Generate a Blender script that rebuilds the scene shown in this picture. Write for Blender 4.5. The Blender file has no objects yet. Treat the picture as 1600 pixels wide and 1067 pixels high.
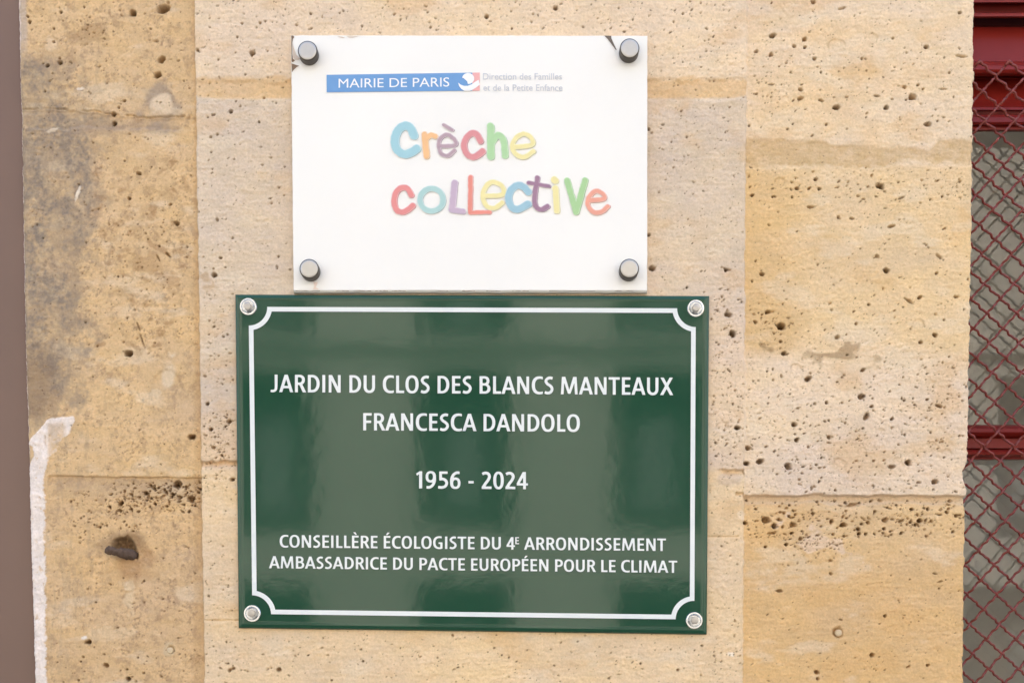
import bpy, math
import numpy as np
from mathutils import Vector

# ------------------------------------------------------------------ camera, world, sun, exposure
S = bpy.context.scene
COL = S.collection
D, FPX, TH, VP, ZC = 1.4, 1750.0, math.radians(2.44), 1059.6, 1.6   # camera distance, focal length in photo px, tilt
CT, ST = math.cos(TH), math.sin(TH)

cam = bpy.data.cameras.new("camera")
cam.sensor_fit = 'HORIZONTAL'
cam.sensor_width = 36.0
cam.lens = FPX / 1600 * 36
cam.shift_y = (VP - 533.5) / 1600
cam.clip_start, cam.clip_end = 0.01, 300
camo = bpy.data.objects.new("camera", cam)
camo.location = (0, -D, ZC)
camo.rotation_euler = (math.pi / 2 - TH, 0, 0)
COL.objects.link(camo)
S.camera = camo

SUN_EL, SUN_AZ = math.radians(50), math.radians(22)                  # the sun stands behind this building: our wall is in open shade
sdir = Vector((math.sin(SUN_AZ) * math.cos(SUN_EL), math.cos(SUN_AZ) * math.cos(SUN_EL), math.sin(SUN_EL)))
W = bpy.data.worlds.new("World")
S.world = W
W.use_nodes = True
wn = W.node_tree.nodes
sky = wn.new('ShaderNodeTexSky')
sky.sky_type = 'NISHITA'
sky.sun_disc = False
sky.sun_elevation, sky.sun_rotation = SUN_EL, SUN_AZ
sky.dust_density, sky.air_density, sky.ozone_density = 4.0, 1.0, 1.0
wn['Background'].inputs[1].default_value = 0.15
W.node_tree.links.new(sky.outputs[0], wn['Background'].inputs[0])
sl = bpy.data.lights.new("sun", 'SUN')
sl.energy, sl.angle, sl.color = 3.6, math.radians(0.5), (1.0, 0.95, 0.88)
slo = bpy.data.objects.new("sun", sl)
slo.rotation_euler = (-sdir).to_track_quat('-Z', 'Y').to_euler()
slo.location = (0, 5, 12)
COL.objects.link(slo)
S.view_settings.view_transform = 'Standard'
S.view_settings.look = 'None'
S.view_settings.exposure = 2.2
S.view_settings.gamma = 1
S.cycles.max_bounces = 10
S.cycles.diffuse_bounces = 6


# ------------------------------------------------------------------ helpers
def P(u, v, y=0.0):
    """point on the plane parallel to the wall, y behind its face, that the photo shows at (u, v)"""
    X, Y = (u - 800.0) / FPX, (VP - v) / FPX
    t = (D + y) / (CT + Y * ST)
    return (t * X, y, ZC + t * (Y * CT - ST))


def lin(r, g, b, k=1.0):
    f = lambda c: (c / 12.92 if c <= 0.04045 else ((c + 0.055) / 1.055) ** 2.4)
    return tuple(k * f(c / 255.0) for c in (r, g, b))


def mat(name, color, rough=0.6, metal=0.0, spec=0.5, ior=None, noise=0.0, nscale=20.0, bump=0.0, bscale=200.0, bdist=0.001, coat=0.0):
    m = bpy.data.materials.new(name)
    m.use_nodes = True
    nt = m.node_tree
    b = nt.nodes['Principled BSDF']
    b.inputs['Base Color'].default_value = (*color, 1)
    b.inputs['Roughness'].default_value = rough
    b.inputs['Metallic'].default_value = metal
    b.inputs['Specular IOR Level'].default_value = spec
    b.inputs['Coat Weight'].default_value = coat
    if ior: b.inputs['IOR'].default_value = ior
    tc = nt.nodes.new('ShaderNodeTexCoord')
    if noise:
        n = nt.nodes.new('ShaderNodeTexNoise')
        n.inputs['Scale'].default_value = nscale
        n.inputs['Detail'].default_value = 6
        r = nt.nodes.new('ShaderNodeMapRange')
        r.inputs[3].default_value, r.inputs[4].default_value = 1 - noise, 1 + noise
        mx = nt.nodes.new('ShaderNodeMix')
        mx.data_type, mx.blend_type = 'RGBA', 'MULTIPLY'
        mx.inputs[0].default_value = 1
        mx.inputs[6].default_value = (*color, 1)
        nt.links.new(tc.outputs['Object'], n.inputs['Vector'])
        nt.links.new(n.outputs['Fac'], r.inputs[0])
        nt.links.new(r.outputs[0], mx.inputs[7])
        nt.links.new(mx.outputs[2], b.inputs['Base Color'])
    if bump:
        n2 = nt.nodes.new('ShaderNodeTexNoise')
        n2.inputs['Scale'].default_value = bscale
        n2.inputs['Detail'].default_value = 3
        bp = nt.nodes.new('ShaderNodeBump')
        bp.inputs['Strength'].default_value = bump
        bp.inputs['Distance'].default_value = bdist
        nt.links.new(tc.outputs['Object'], n2.inputs['Vector'])
        nt.links.new(n2.outputs['Fac'], bp.inputs['Height'])
        nt.links.new(bp.outputs[0], b.inputs['Normal'])
    return m


WLOC = {}


def tag(o, label=None, cat=None, group=None, kind=None):
    if label: o['label'] = label
    if cat: o['category'] = cat
    if group: o['group'] = group
    if kind: o['kind'] = kind
    return o


def empty(name, loc, label, cat):
    o = bpy.data.objects.new(name, None)
    o.empty_display_size = 0.05
    COL.objects.link(o)
    o.location = loc
    WLOC[o.name] = Vector(loc)
    return tag(o, label, cat)


def obj(name, verts, faces, m, parent=None, smooth=False, origin=None):
    """one mesh object; verts are world coordinates"""
    vs = np.asarray(verts, dtype=np.float64)
    org = Vector(origin) if origin is not None else Vector(((vs[:, 0].min() + vs[:, 0].max()) / 2, (vs[:, 1].min() + vs[:, 1].max()) / 2, vs[:, 2].min()))
    me = bpy.data.meshes.new(name)
    me.from_pydata((vs - np.array(org)).tolist(), [], [list(f) for f in faces])
    me.materials.append(m)
    if smooth:
        me.polygons.foreach_set('use_smooth', [True] * len(me.polygons))
    me.update()
    o = bpy.data.objects.new(name, me)
    COL.objects.link(o)
    WLOC[o.name] = org
    if parent is not None:
        o.parent = parent
        o.location = org - WLOC[parent.name]
    else:
        o.location = org
    return o


class MB:
    def __init__(s): s.v, s.f = [], []
    def add(s, v, f):
        n = len(s.v)
        s.v += [tuple(p) for p in v]
        s.f += [tuple(i + n for i in q) for q in f]
    def box(s, x0, x1, y0, y1, z0, z1):
        s.add([(x0, y0, z0), (x1, y0, z0), (x1, y1, z0), (x0, y1, z0), (x0, y0, z1), (x1, y0, z1), (x1, y1, z1), (x0, y1, z1)],
              [(0, 3, 2, 1), (4, 5, 6, 7), (0, 1, 5, 4), (1, 2, 6, 5), (2, 3, 7, 6), (3, 0, 4, 7)])
    def lathe(s, c, prof, n=40, hexes=False):
        """profile of (radius, y towards the viewer as negative) round the y axis through c"""
        k = len(prof)
        vs = []
        for r, y in prof:
            for i in range(n):
                a = 2 * math.pi * i / n
                vs.append((c[0] + r * math.cos(a), c[1] + y, c[2] + r * math.sin(a)))
        fs = [(j * n + i, j * n + (i + 1) % n, (j + 1) * n + (i + 1) % n, (j + 1) * n + i) for j in range(k - 1) for i in range(n)]
        fs.append(tuple((k - 1) * n + i for i in range(n)))
        s.add(vs, fs)
    def tube(s, pts, rad, n=8):
        pts = [Vector(p) for p in pts]
        vs, fs = [], []
        rs = rad if hasattr(rad, '__len__') else [rad] * len(pts)
        for i, p in enumerate(pts):
            t = (pts[min(i + 1, len(pts) - 1)] - pts[max(i - 1, 0)]).normalized()
            a = t.cross(Vector((0, 1, 0)))
            if a.length < 1e-4: a = t.cross(Vector((1, 0, 0)))
            a.normalize()
            b = t.cross(a)
            for k in range(n):
                g = 2 * math.pi * k / n
                vs.append(p + (a * math.cos(g) + b * math.sin(g)) * rs[i])
        for i in range(len(pts) - 1):
            for k in range(n):
                fs.append((i * n + k, i * n + (k + 1) % n, (i + 1) * n + (k + 1) % n, (i + 1) * n + k))
        fs.append(tuple(range(n))[::-1])
        fs.append(tuple((len(pts) - 1) * n + k for k in range(n)))
        s.add(vs, fs)
    def build(s, name, m, parent=None, smooth=False, origin=None):
        return obj(name, s.v, s.f, m, parent, smooth, origin)


# ---- value noise in numpy
def sstep(a, b, x):
    t = np.clip((x - a) / (b - a), 0, 1)
    return t * t * (3 - 2 * t)


def vnoise(x, y, seed):
    T = np.random.default_rng(seed).random((256, 256)).astype(np.float32)
    xi, yi = np.floor(x).astype(np.int64), np.floor(y).astype(np.int64)
    fx, fy = (x - xi).astype(np.float32), (y - yi).astype(np.float32)
    fx, fy = fx * fx * fx * (fx * (fx * 6 - 15) + 10), fy * fy * fy * (fy * (fy * 6 - 15) + 10)
    a, b = T[yi & 255, xi & 255], T[yi & 255, (xi + 1) & 255]
    c, d = T[(yi + 1) & 255, xi & 255], T[(yi + 1) & 255, (xi + 1) & 255]
    return (a + (b - a) * fx) * (1 - fy) + (c + (d - c) * fx) * fy


def fbm(x, y, seed, oct=4, gain=0.5):
    """about -1 .. 1; rotated octaves, so no lattice shows"""
    r, amp, tot = 0, 1.0, 0
    for k in range(oct):
        cs, sn = math.cos(0.6 + 1.3 * k), math.sin(0.6 + 1.3 * k)
        r = r + amp * (vnoise((x * cs - y * sn) * 2 ** k + 17.3 * k, (x * sn + y * cs) * 2 ** k + 9.1 * k, seed + k) * 2 - 1)
        tot += amp
        amp *= gain
    return r / tot * 1.6


# ------------------------------------------------------------------ the stone wall
def build_wall():
    rng = np.random.default_rng(11)
    # rows: height; dense where the photo looks, coarse above and below
    zd = np.linspace(1.50, 2.40, 900)
    zs = np.concatenate([[0.12, 0.6, 1.2, 1.45], zd, [2.45, 2.7, 3.0]])
    d_ = CT * D * 0 + 0
    # photo row of each height (plane y = 0):  z-ZC = t(Y c - s), t = D/(c + Y s)
    q = (zs - ZC) / D
    Y = (q * CT + ST) / (CT - q * ST)
    V1 = VP - FPX * Y
    t1 = D / (CT + Y * ST)
    Vc = np.clip(V1, -40, 1110)
    jag = lambda seed, a: a * fbm(Vc / 9.0, Vc * 0 + seed, 300 + seed, 4, 0.6)
    uL = np.interp(Vc, [0, 200, 540, 640, 840, 1067], [26, 31, 37, 40.5, 46, 53]) + jag(1, 0.7)
    uR = np.interp(Vc, [0, 60, 200, 400, 540, 640, 722, 733, 745, 760, 780, 860, 1067],
                   [1523, 1522.5, 1520.5, 1518, 1515.5, 1513.5, 1511.5, 1507, 1506.5, 1510.5, 1510, 1507.5, 1505.5]) + jag(2, 1.1)
    nS = 1250
    s = np.linspace(0, 1, nS)
    U = uL[:, None] + (uR - uL)[:, None] * s[None, :]
    V = np.repeat(Vc[:, None], nS, 1)
    X = (U - 800) / FPX * t1[:, None]
    H = np.zeros_like(U)                                   # towards the viewer, metres
    n_rough = fbm(U / 60, V / 60, 1, 5)
    n_fine = fbm(U / 5.0, V / 4.0, 21, 3, 0.6)
    n_str = fbm(U / 26, V / 4.5, 31, 4, 0.6)               # bedding streaks
    n_big = fbm(U / 170, V / 130, 41, 4)
    n_mid = fbm(U / 28, V / 28, 51, 5, 0.6)
    n_gr = fbm(U / 9, V / 9, 61, 4, 0.6)
    n_px = rng.normal(0, 1, U.shape)
    wob = 4.0 * fbm(U / 40, V / 40, 71, 4)                 # wobble of band edges

    # vertical joints
    J1 = np.interp(Vc, [0, 740, 760, 1067], [305, 316, 316, 321])[:, None] + 1.2 * fbm(V / 14, V * 0, 5, 4)
    J2 = np.interp(Vc, [0, 1067], [1166, 1160])[:, None] + 1.5 * fbm(V / 14, V * 0 + 3, 6, 4)
    left = U < J1
    right = U > J2
    mid = ~left & ~right
    mm = sstep(-2.2, 2.2, U - J1) * (1 - sstep(-2, 2, U - J2))
    H += 0.0055 * sstep(-1.6, 1.6, U - J1) * (1 - 0.82 * sstep(-3, 3, U - J2))
    H -= 0.0013 * np.exp(-((U - J2) / 1.3) ** 2) * sstep(-0.3, 0.5, fbm(V / 16, V * 0 + 7, 16, 4)) * (V > 250)
    H += 0.00035 * n_rough + 0.00042 * n_fine * (0.7 + 0.6 * sstep(-0.4, 0.6, n_mid)) + 0.00022 * n_str * (0.6 + 0.8 * ~left) + 0.00010 * n_px
    H += 0.0005 * n_mid * left

    K = 0.97
    def c(*rgb): return np.array(lin(*rgb, k=K))
    C = np.zeros(U.shape + (3,))
    def paint(mask, col):
        C[:] = C + mask[..., None] * (np.asarray(col) - C)
    # --- base colours of the blocks
    C[:] = c(230, 206, 171)
    paint(left * 1.0, c(214, 182, 136))
    paint(left * sstep(730, 760, V), c(213, 180, 134))
    vm = V + wob
    paint(mid * 1.0, c(230, 206, 172))
    paint(mid * sstep(121, 131, vm + wob), c(222, 189, 143))
    ell = sstep(155, 161, vm + 0.004 * np.maximum(0, np.abs(U - 735) - 380) ** 2 * 0.6)
    paint(mid * ell, c(215, 195, 168))
    paint(mid * ell * sstep(380, 560, V + 60 * n_big) * sstep(900, 1120, U), c(224, 200, 170))
    paint(mid * sstep(560, 700, V + 40 * n_big) * (U < 600), c(222, 194, 158))
    paint(mid * sstep(732, 742, vm), c(227, 200, 160))
    paint(right * sstep(252, 268, vm), c(228, 199, 153))
    paint(right * sstep(262, 275, vm) * sstep(1290, 1180, U + 60 * n_big), c(223, 188, 134))
    paint(right * sstep(520, 600, V + 50 * n_big), c(228, 205, 174))
    paint(right * sstep(775, 777, V), c(222, 188, 138))
    paint(right * sstep(800, 880, V + 50 * n_big) * 0.5, c(218, 178, 120))
    paint(right * sstep(0.1, 0.7, n_big) * sstep(560, 200, V) * 0.4, c(216, 180, 130))
    # fine mottling of the weathered left stones
    mot = fbm(U / 11, V / 13, 601, 5, 0.7)
    paint(left * sstep(0.0, 0.8, mot) * 0.5, c(166, 137, 106))
    paint(left * sstep(0.1, 0.9, -mot) * 0.30, c(222, 190, 146))
    mot2 = fbm(U / 4.2, V / 4.6, 611, 3, 0.6)
    paint(left * sstep(0.25, 0.9, mot2) * sstep(-0.5, 0.6, n_mid) * 0.55, c(140, 112, 84))
    paint(~left * sstep(0.35, 0.95, mot2) * sstep(-0.2, 0.7, n_mid) * 0.22, c(190, 156, 116))
    # variation
    C *= (1 + 0.055 * n_big + 0.05 * n_mid + 0.035 * n_gr + 0.03 * n_str + 0.012 * n_px)[..., None]
    warm = 0.05 * n_big + 0.045 * fbm(U / 50, V / 20, 81, 4)
    C[..., 0] *= 1 + 0.25 * warm
    C *= np.array((1.02, 1.01, 1.03))
    C[..., 2] *= 1 - 1.1 * warm
    # orange patches and pale leached patches
    paint(sstep(0.25, 0.9, fbm(U / 90, V / 55, 91, 4)) * 0.35 * ~left, c(214, 170, 112))
    paint(sstep(0.3, 0.9, fbm(U / 70, V / 30, 95, 4)) * 0.35, c(232, 214, 186))

    # --- bands along the bed joints
    bt = 1.5 * fbm(U / 22, U * 0, 15, 4) + np.interp(U[0], [1160, 1300, 1440, 1452, 1490, 1530], [217, 224, 235, 222, 217, 226])[None, :]
    bb = np.interp(U[0], [1160, 1250, 1350, 1400, 1530], [261, 261, 264, 252, 258])[None, :]
    band = right * sstep(-4.5, 4.5, V - bt - wob * 0.9 - 2 * n_gr) * sstep(5, -5, V - bb - wob * 0.9 - 2.5 * n_gr)
    paint(band * np.clip(0.72 + 0.25 * n_gr, 0, 1), c(206, 174, 128) * (1 + 0.06 * n_mid[..., None]))
    H -= 0.0012 * band
    bandm = mid * sstep(-3, 3, V - 128 - wob * 1.6) * sstep(3, -3, V - 157 - wob * 1.2)
    H -= 0.0016 * bandm
    paint(mid * sstep(40, 0, np.abs(U - J1)) * 0.15, c(232, 212, 184))
    # middle joint near y 735, right joint lip y 775, left joints
    def ledge(mask, v0, drop, run, lip=1.0):
        dv = V - v0
        return mask * drop * sstep(-lip, lip, dv) * sstep(run, run * 0.25, dv)
    v775 = 774 + 3.0 * sstep(1240, 1180, U) * 0 - 2.5 * np.exp(-((U - 1275) / 16) ** 2) + 1.2 * fbm(U / 18, U * 0, 7, 4)
    H -= ledge(right, v775, 0.0075, 26)
    paint(right * sstep(-1, 1, V - v775) * sstep(17, 11, V - v775 + wob * 0.5) * 0.8, c(214, 190, 160))
    v722 = 722 + 3 * fbm(U / 14, U * 0, 8, 3)
    H -= ledge(mid * (U < 380), v722, 0.0065, 12)
    v735 = 735 + 2 * fbm(U / 12, U * 0, 9, 3)
    H -= ledge(mid * sstep(1118, 1140, U + wob), v735, 0.006, 14)
    H -= ledge(mid * (U > 1148), 769 + wob * 0.3, 0.004, 8)
    H -= 0.0018 * mid * np.exp(-((V - 839) / 1.2) ** 2) * (U > 1105) * (U < 1153)
    H -= 0.0020 * mid * np.exp(-((V - 968.5 - wob * 0.3) / 1.1) ** 2) * (U < 375)
    v190 = np.interp(U[0], [40, 130, 180, 215, 250, 306], [172, 170, 176, 181, 184, 182])[None, :] + 1.6 * fbm(U / 12, U * 0, 10, 4)
    H -= 0.0030 * left * np.exp(-((V - v190) / 1.1) ** 2) * sstep(-0.25, 0.3, fbm(U / 20, U * 0, 12, 3))
    H -= 0.0016 * left * sstep(-2, 2, V - v190 - 3) * sstep(3, -3, V - 201 - wob)
    v745 = 744 + 0.012 * (U - 100) + 0.8 * fbm(U / 15, U * 0, 13, 4)
    H -= 0.0024 * left * np.exp(-((V - v745) / 0.8) ** 2) * sstep(-0.9, 0.1, fbm(U / 25, U * 0 + 2, 14, 3)) * sstep(70, 95, U)
    H -= ledge(left * (U > 75), v745, 0.0022, 26)

    # --- grime on the left stones: grey weathering with its own outline
    gx = np.interp(Vc, [0, 70, 90, 200, 320, 420, 560, 650, 740], [48, 55, 120, 150, 150, 140, 128, 110, 60])[:, None]
    g1 = left * sstep(24, -30, U - gx + 34 * n_mid + 16 * n_gr) * sstep(75, 105, V + 8 * n_mid) * sstep(700, 600, V + 40 * n_mid)
    g1 = g1 * (0.55 + 0.45 * sstep(-0.5, 0.4, fbm(U / 30, V / 45, 101, 5, 0.6)))
    paint(g1 * np.clip(0.78 + 0.3 * n_gr + 0.25 * mot2, 0.2, 0.97), c(142, 128, 113))
    paint(g1 * sstep(0.1, 0.9, -mot) * 0.4, c(196, 174, 140))
    g2 = left * np.exp(-((V - 199 - wob * 0.5) / 9) ** 2) * sstep(100, 130, U) * sstep(296, 262, U)
    paint(np.clip(g2 * (0.75 + 0.4 * n_gr), 0, 1) * 0.8, c(160, 138, 116))
    g3 = left * sstep(0.0, 0.7, fbm(U / 24, V / 30, 111, 5, 0.6)) * sstep(200, 230, V) * sstep(300, 250, V) * sstep(190, 130, U)
    paint(g3 * 0.6, c(152, 134, 114))
    g4 = left * sstep(46, 10, V - 746 + 10 * n_mid) * sstep(-3, 1, V - v745) * sstep(80, 110, U)
    paint(g4 * (0.5 + 0.35 * np.clip(n_mid, -1, 1)), c(168, 142, 112))
    g5 = left * sstep(105, 60, U + 14 * n_mid) * sstep(520, 580, V) * sstep(668, 640, V)
    paint(g5 * 0.55, c(140, 116, 92))
    g6 = left * sstep(0.15, 0.8, fbm(U / 20, V / 16, 121, 5, 0.6)) * sstep(240, 300, V) * sstep(560, 480, V) * sstep(150, 200, U)
    paint(g6 * 0.45, c(176, 144, 104))
    g7 = left * sstep(0.1, 0.8, fbm(U / 9, V / 60, 131, 4, 0.6)) * sstep(200, 120, U)     # vertical runs
    paint(g7 * 0.3, c(168, 146, 118))
    paint(left * sstep(300, 306, U) * 0.25, c(180, 142, 96))  # shade beside the proud middle stones, painted as a darker strip
    # top left: pale bluish rendered strip along the edge
    paint(left * sstep(14, 8, U - uL[:, None] - 4) * sstep(95, 60, V + 8 * n_mid) * 0.7, c(188, 172, 158))

    # --- white plaster / paint on the left edge
    pl_r = np.interp(Vc, [640, 652, 661, 680, 685, 703, 716, 740, 1067], [118, 117, 114, 106, 95, 89, 75, 69, 72])[:, None] + 3.2 * fbm(V / 7, U / 9, 141, 5, 0.75)
    pl_l = np.interp(Vc, [640, 656, 668, 680, 693, 698, 712, 728, 1067], [104, 74, 64, 53, 43, 52, 54, 44, 40])[:, None] + 1.5 * fbm(V / 7, V * 0 + 2, 151, 4, 0.6)
    plas = left * sstep(-1.2, 1.2, U - pl_l) * sstep(1.4, -1.4, U - pl_r) * sstep(652, 656, V + 0.08 * (U - 90) + wob * 0.5)
    plas = plas * (1 - 0.62 * left * sstep(72, 78, U) * sstep(655, 668, V) * sstep(108, 96, U) - 0.3 * left * sstep(78, 84, U) * sstep(-0.1, 0.4, fbm(U / 8, V / 8, 161, 3)) * (V > 675))
    plas = plas * (1 - 0.7 * left * sstep(0.62, 0.85, fbm(U / 6, V / 9, 631, 5, 0.7)))
    paint(plas * 0.95, c(240, 227, 216) * (1 + 0.07 * n_mid + 0.06 * n_gr)[..., None])
    paint(plas * sstep(0.3, 0.8, fbm(U / 7, V / 20, 621, 4, 0.6)) * 0.22, c(204, 186, 168))
    H += 0.0009 * plas + 0.0005 * plas * n_gr + 0.0002 * plas * n_mid
    H -= 0.004 * left * np.exp(-((U - 71 - 0.6 * n_gr) / 1.0) ** 2) * sstep(678, 684, V) * sstep(700, 694, V)
    ew = np.interp(Vc, [0, 60, 100, 300, 640, 1067], [4.5, 4.0, 2.2, 2.4, 2.6, 3.0])[:, None]
    edge = left * sstep(ew + 1.2, ew - 0.8, U - uL[:, None] + 1.1 * fbm(V / 6, V * 0 + 4, 171, 4, 0.7)) * sstep(-0.55, -0.25, fbm(V / 9, V * 0 + 6, 181, 3))
    paint(edge * 0.9, c(232, 214, 200))
    H += 0.0007 * edge
    # plaster stopping in old holes
    def blob(u, v, ru, rv, seed, ang=0.0, rag=0.35, soft=0.18):
        E = 3.4 if rag > 0.42 else 2.3
        ru0, rv0 = (ru, rv) if abs(ang) < 0.15 else (max(ru, rv),) * 2
        j0, j1 = np.searchsorted(-Vc, [-(v + rv0 * E), -(v - rv0 * E)])
        r = slice(max(j0, 0), j1 + 1)
        k0 = np.searchsorted(U[min((j0 + j1) // 2, len(zs) - 1)], u - ru0 * E)
        k1 = np.searchsorted(U[min((j0 + j1) // 2, len(zs) - 1)], u + ru0 * E)
        cc = slice(max(k0, 0), k1 + 1)
        du, dv = U[r, cc] - u, V[r, cc] - v
        ca, sa = math.cos(ang), math.sin(ang)
        a, b = (du * ca + dv * sa) / ru, (-du * sa + dv * ca) / rv
        dd = np.sqrt(a * a + b * b)
        if dd.size == 0: return r, cc, dd
        rr = 0.5 * (ru + rv)
        if rag: dd = dd * (1 + rag * fbm(du / (rr * 1.1) + seed * 3.7, dv / (rr * 1.1) + seed, 7 + seed % 40, 3))
        return r, cc, dd
    def spot(u, v, ru, rv, col, amt, seed, ang=0.0, rag=0.4, soft=0.3, raise_=0.0):
        r, cc, dd = blob(u, v, ru, rv, seed, ang, rag)
        m = sstep(1 + soft, 1 - soft, dd) * amt
        C[r, cc] += m[..., None] * (np.asarray(col) - C[r, cc])
        H[r, cc] += raise_ * m
    spot(247, 158, 28, 27, c(160, 142, 124), 0.75, 3, rag=0.45)
    spot(253, 163, 20, 18, c(222, 198, 166), 0.95, 4, rag=0.5, raise_=0.0012)
    spot(262, 590, 14, 20, c(222, 200, 168), 0.9, 5, 0.2, rag=0.4, raise_=0.0010)
    spot(243, 615, 7, 6, c(216, 192, 158), 0.8, 6)
    spot(201, 917, 9, 8, c(224, 200, 164), 0.9, 7, rag=0.5, raise_=0.001)
    spot(202, 937, 9, 14, c(220, 194, 156), 0.8, 8, rag=0.5)
    spot(81, 67, 8, 11, c(222, 194, 158), 0.85, 9, rag=0.3)
    spot(143, 995, 46, 5, c(226, 200, 162), 0.45, 10, -0.1, rag=0.7)
    spot(131, 996, 5, 3, c(238, 226, 212), 0.9, 12)
    spot(266, 1014, 9, 12, c(204, 184, 150), 0.6, 13)
    spot(122, 302, 3, 9, c(236, 220, 196), 0.9, 14, 0.3, raise_=0.001)
    spot(80, 204, 8, 3, c(220, 200, 172), 0.7, 15, -0.4)
    spot(126, 139, 5, 2, c(235, 220, 200), 0.8, 16)
    spot(137, 50, 22, 14, c(174, 142, 104), 0.5, 17, -0.5, rag=0.7)
    spot(253, 390, 16, 5, c(166, 128, 88), 0.5, 18, 0.5, rag=0.7)
    spot(232, 416, 34, 9, c(178, 142, 100), 0.5, 19, 0.2, rag=0.7)
    spot(1141, 1022, 4, 3, c(244, 228, 206), 0.9, 20)
    spot(1157, 804, 6, 6, c(240, 216, 182), 0.7, 21)
    spot(1140, 748, 20, 10, c(206, 182, 158), 0.6, 22)
    spot(1306, 556, 40, 6, c(150, 120, 84), 0.6, 23, 0.06, rag=0.8, soft=0.5)
    spot(1275, 848, 24, 14, c(230, 206, 184), 0.5, 24, rag=0.7)
    # shade of the iron peg's hollow painted round it, rust wash below
    spot(196, 852, 30, 24, c(112, 86, 64), 0.62, 25, rag=0.3, soft=0.5)
    spot(203, 886, 26, 24, c(166, 124, 80), 0.55, 26, rag=0.4, soft=0.6)
    # faint brown soft stains on the left block
    r2 = np.random.default_rng(5)
    for k in range(70):
        spot(r2.uniform(150, 300), r2.uniform(250, 560), r2.uniform(3, 9), r2.uniform(2, 5), c(160, 122, 82), r2.uniform(0.2, 0.5), 200 + k, r2.uniform(-0.8, 1.2), rag=0.6, soft=0.5)

    # --- pits
    DIRT_SHADE = c(84, 60, 38)  # pit colour: brown dirt plus shade painted into the holes
    cnt = [0]
    def pit(u, v, r, ratio=1.0, ang=0.0, deep=1.6, dirt_shade_amt=0.55, rag=0.4, flat=0.5):
        cnt[0] += 1
        ru, rv = r * math.sqrt(ratio), r / math.sqrt(ratio)
        a, b, dd = blob(u, v, ru, rv, cnt[0], ang, rag if r > 1.6 else 0.2)
        if dd.size == 0: return
        fl = flat * (0.55 + 0.5 * rng.random()); deep = deep * (0.85 + 0.6 * rng.random()); dirt_shade_amt = min(0.9, dirt_shade_amt * (0.85 + 0.5 * rng.random()))
        m = sstep(1.05, fl, dd)
        if r > 2.4: m = m * (0.95 + 0.3 * n_gr[a, b]); H[a, b] += 0.00022 * np.exp(-((dd - 1.2) / 0.2) ** 2)
        H[a, b] -= 0.0008 * min(ru, rv) * deep * m
        dm = (sstep(1.1, 0.45, dd) * dirt_shade_amt)[..., None]
        C[a, b] += dm * (DIRT_SHADE - C[a, b])
    def ring(u, v, r, seed=1):
        """a shell print: shallow dish with a sharp rim"""
        a, b, dd = blob(u, v, r * 1.1, r, seed, 0, 0.25)
        H[a, b] -= 0.0011 * sstep(1.05, 0.8, dd) * (0.75 + 0.25 * n_gr[a, b])
        C[a, b] += (np.exp(-((dd - 0.9) / 0.16) ** 2) * np.clip(0.18 + 0.25 * n_gr[a, b], 0, 0.4))[..., None] * (c(160, 128, 92) - C[a, b])
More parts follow.
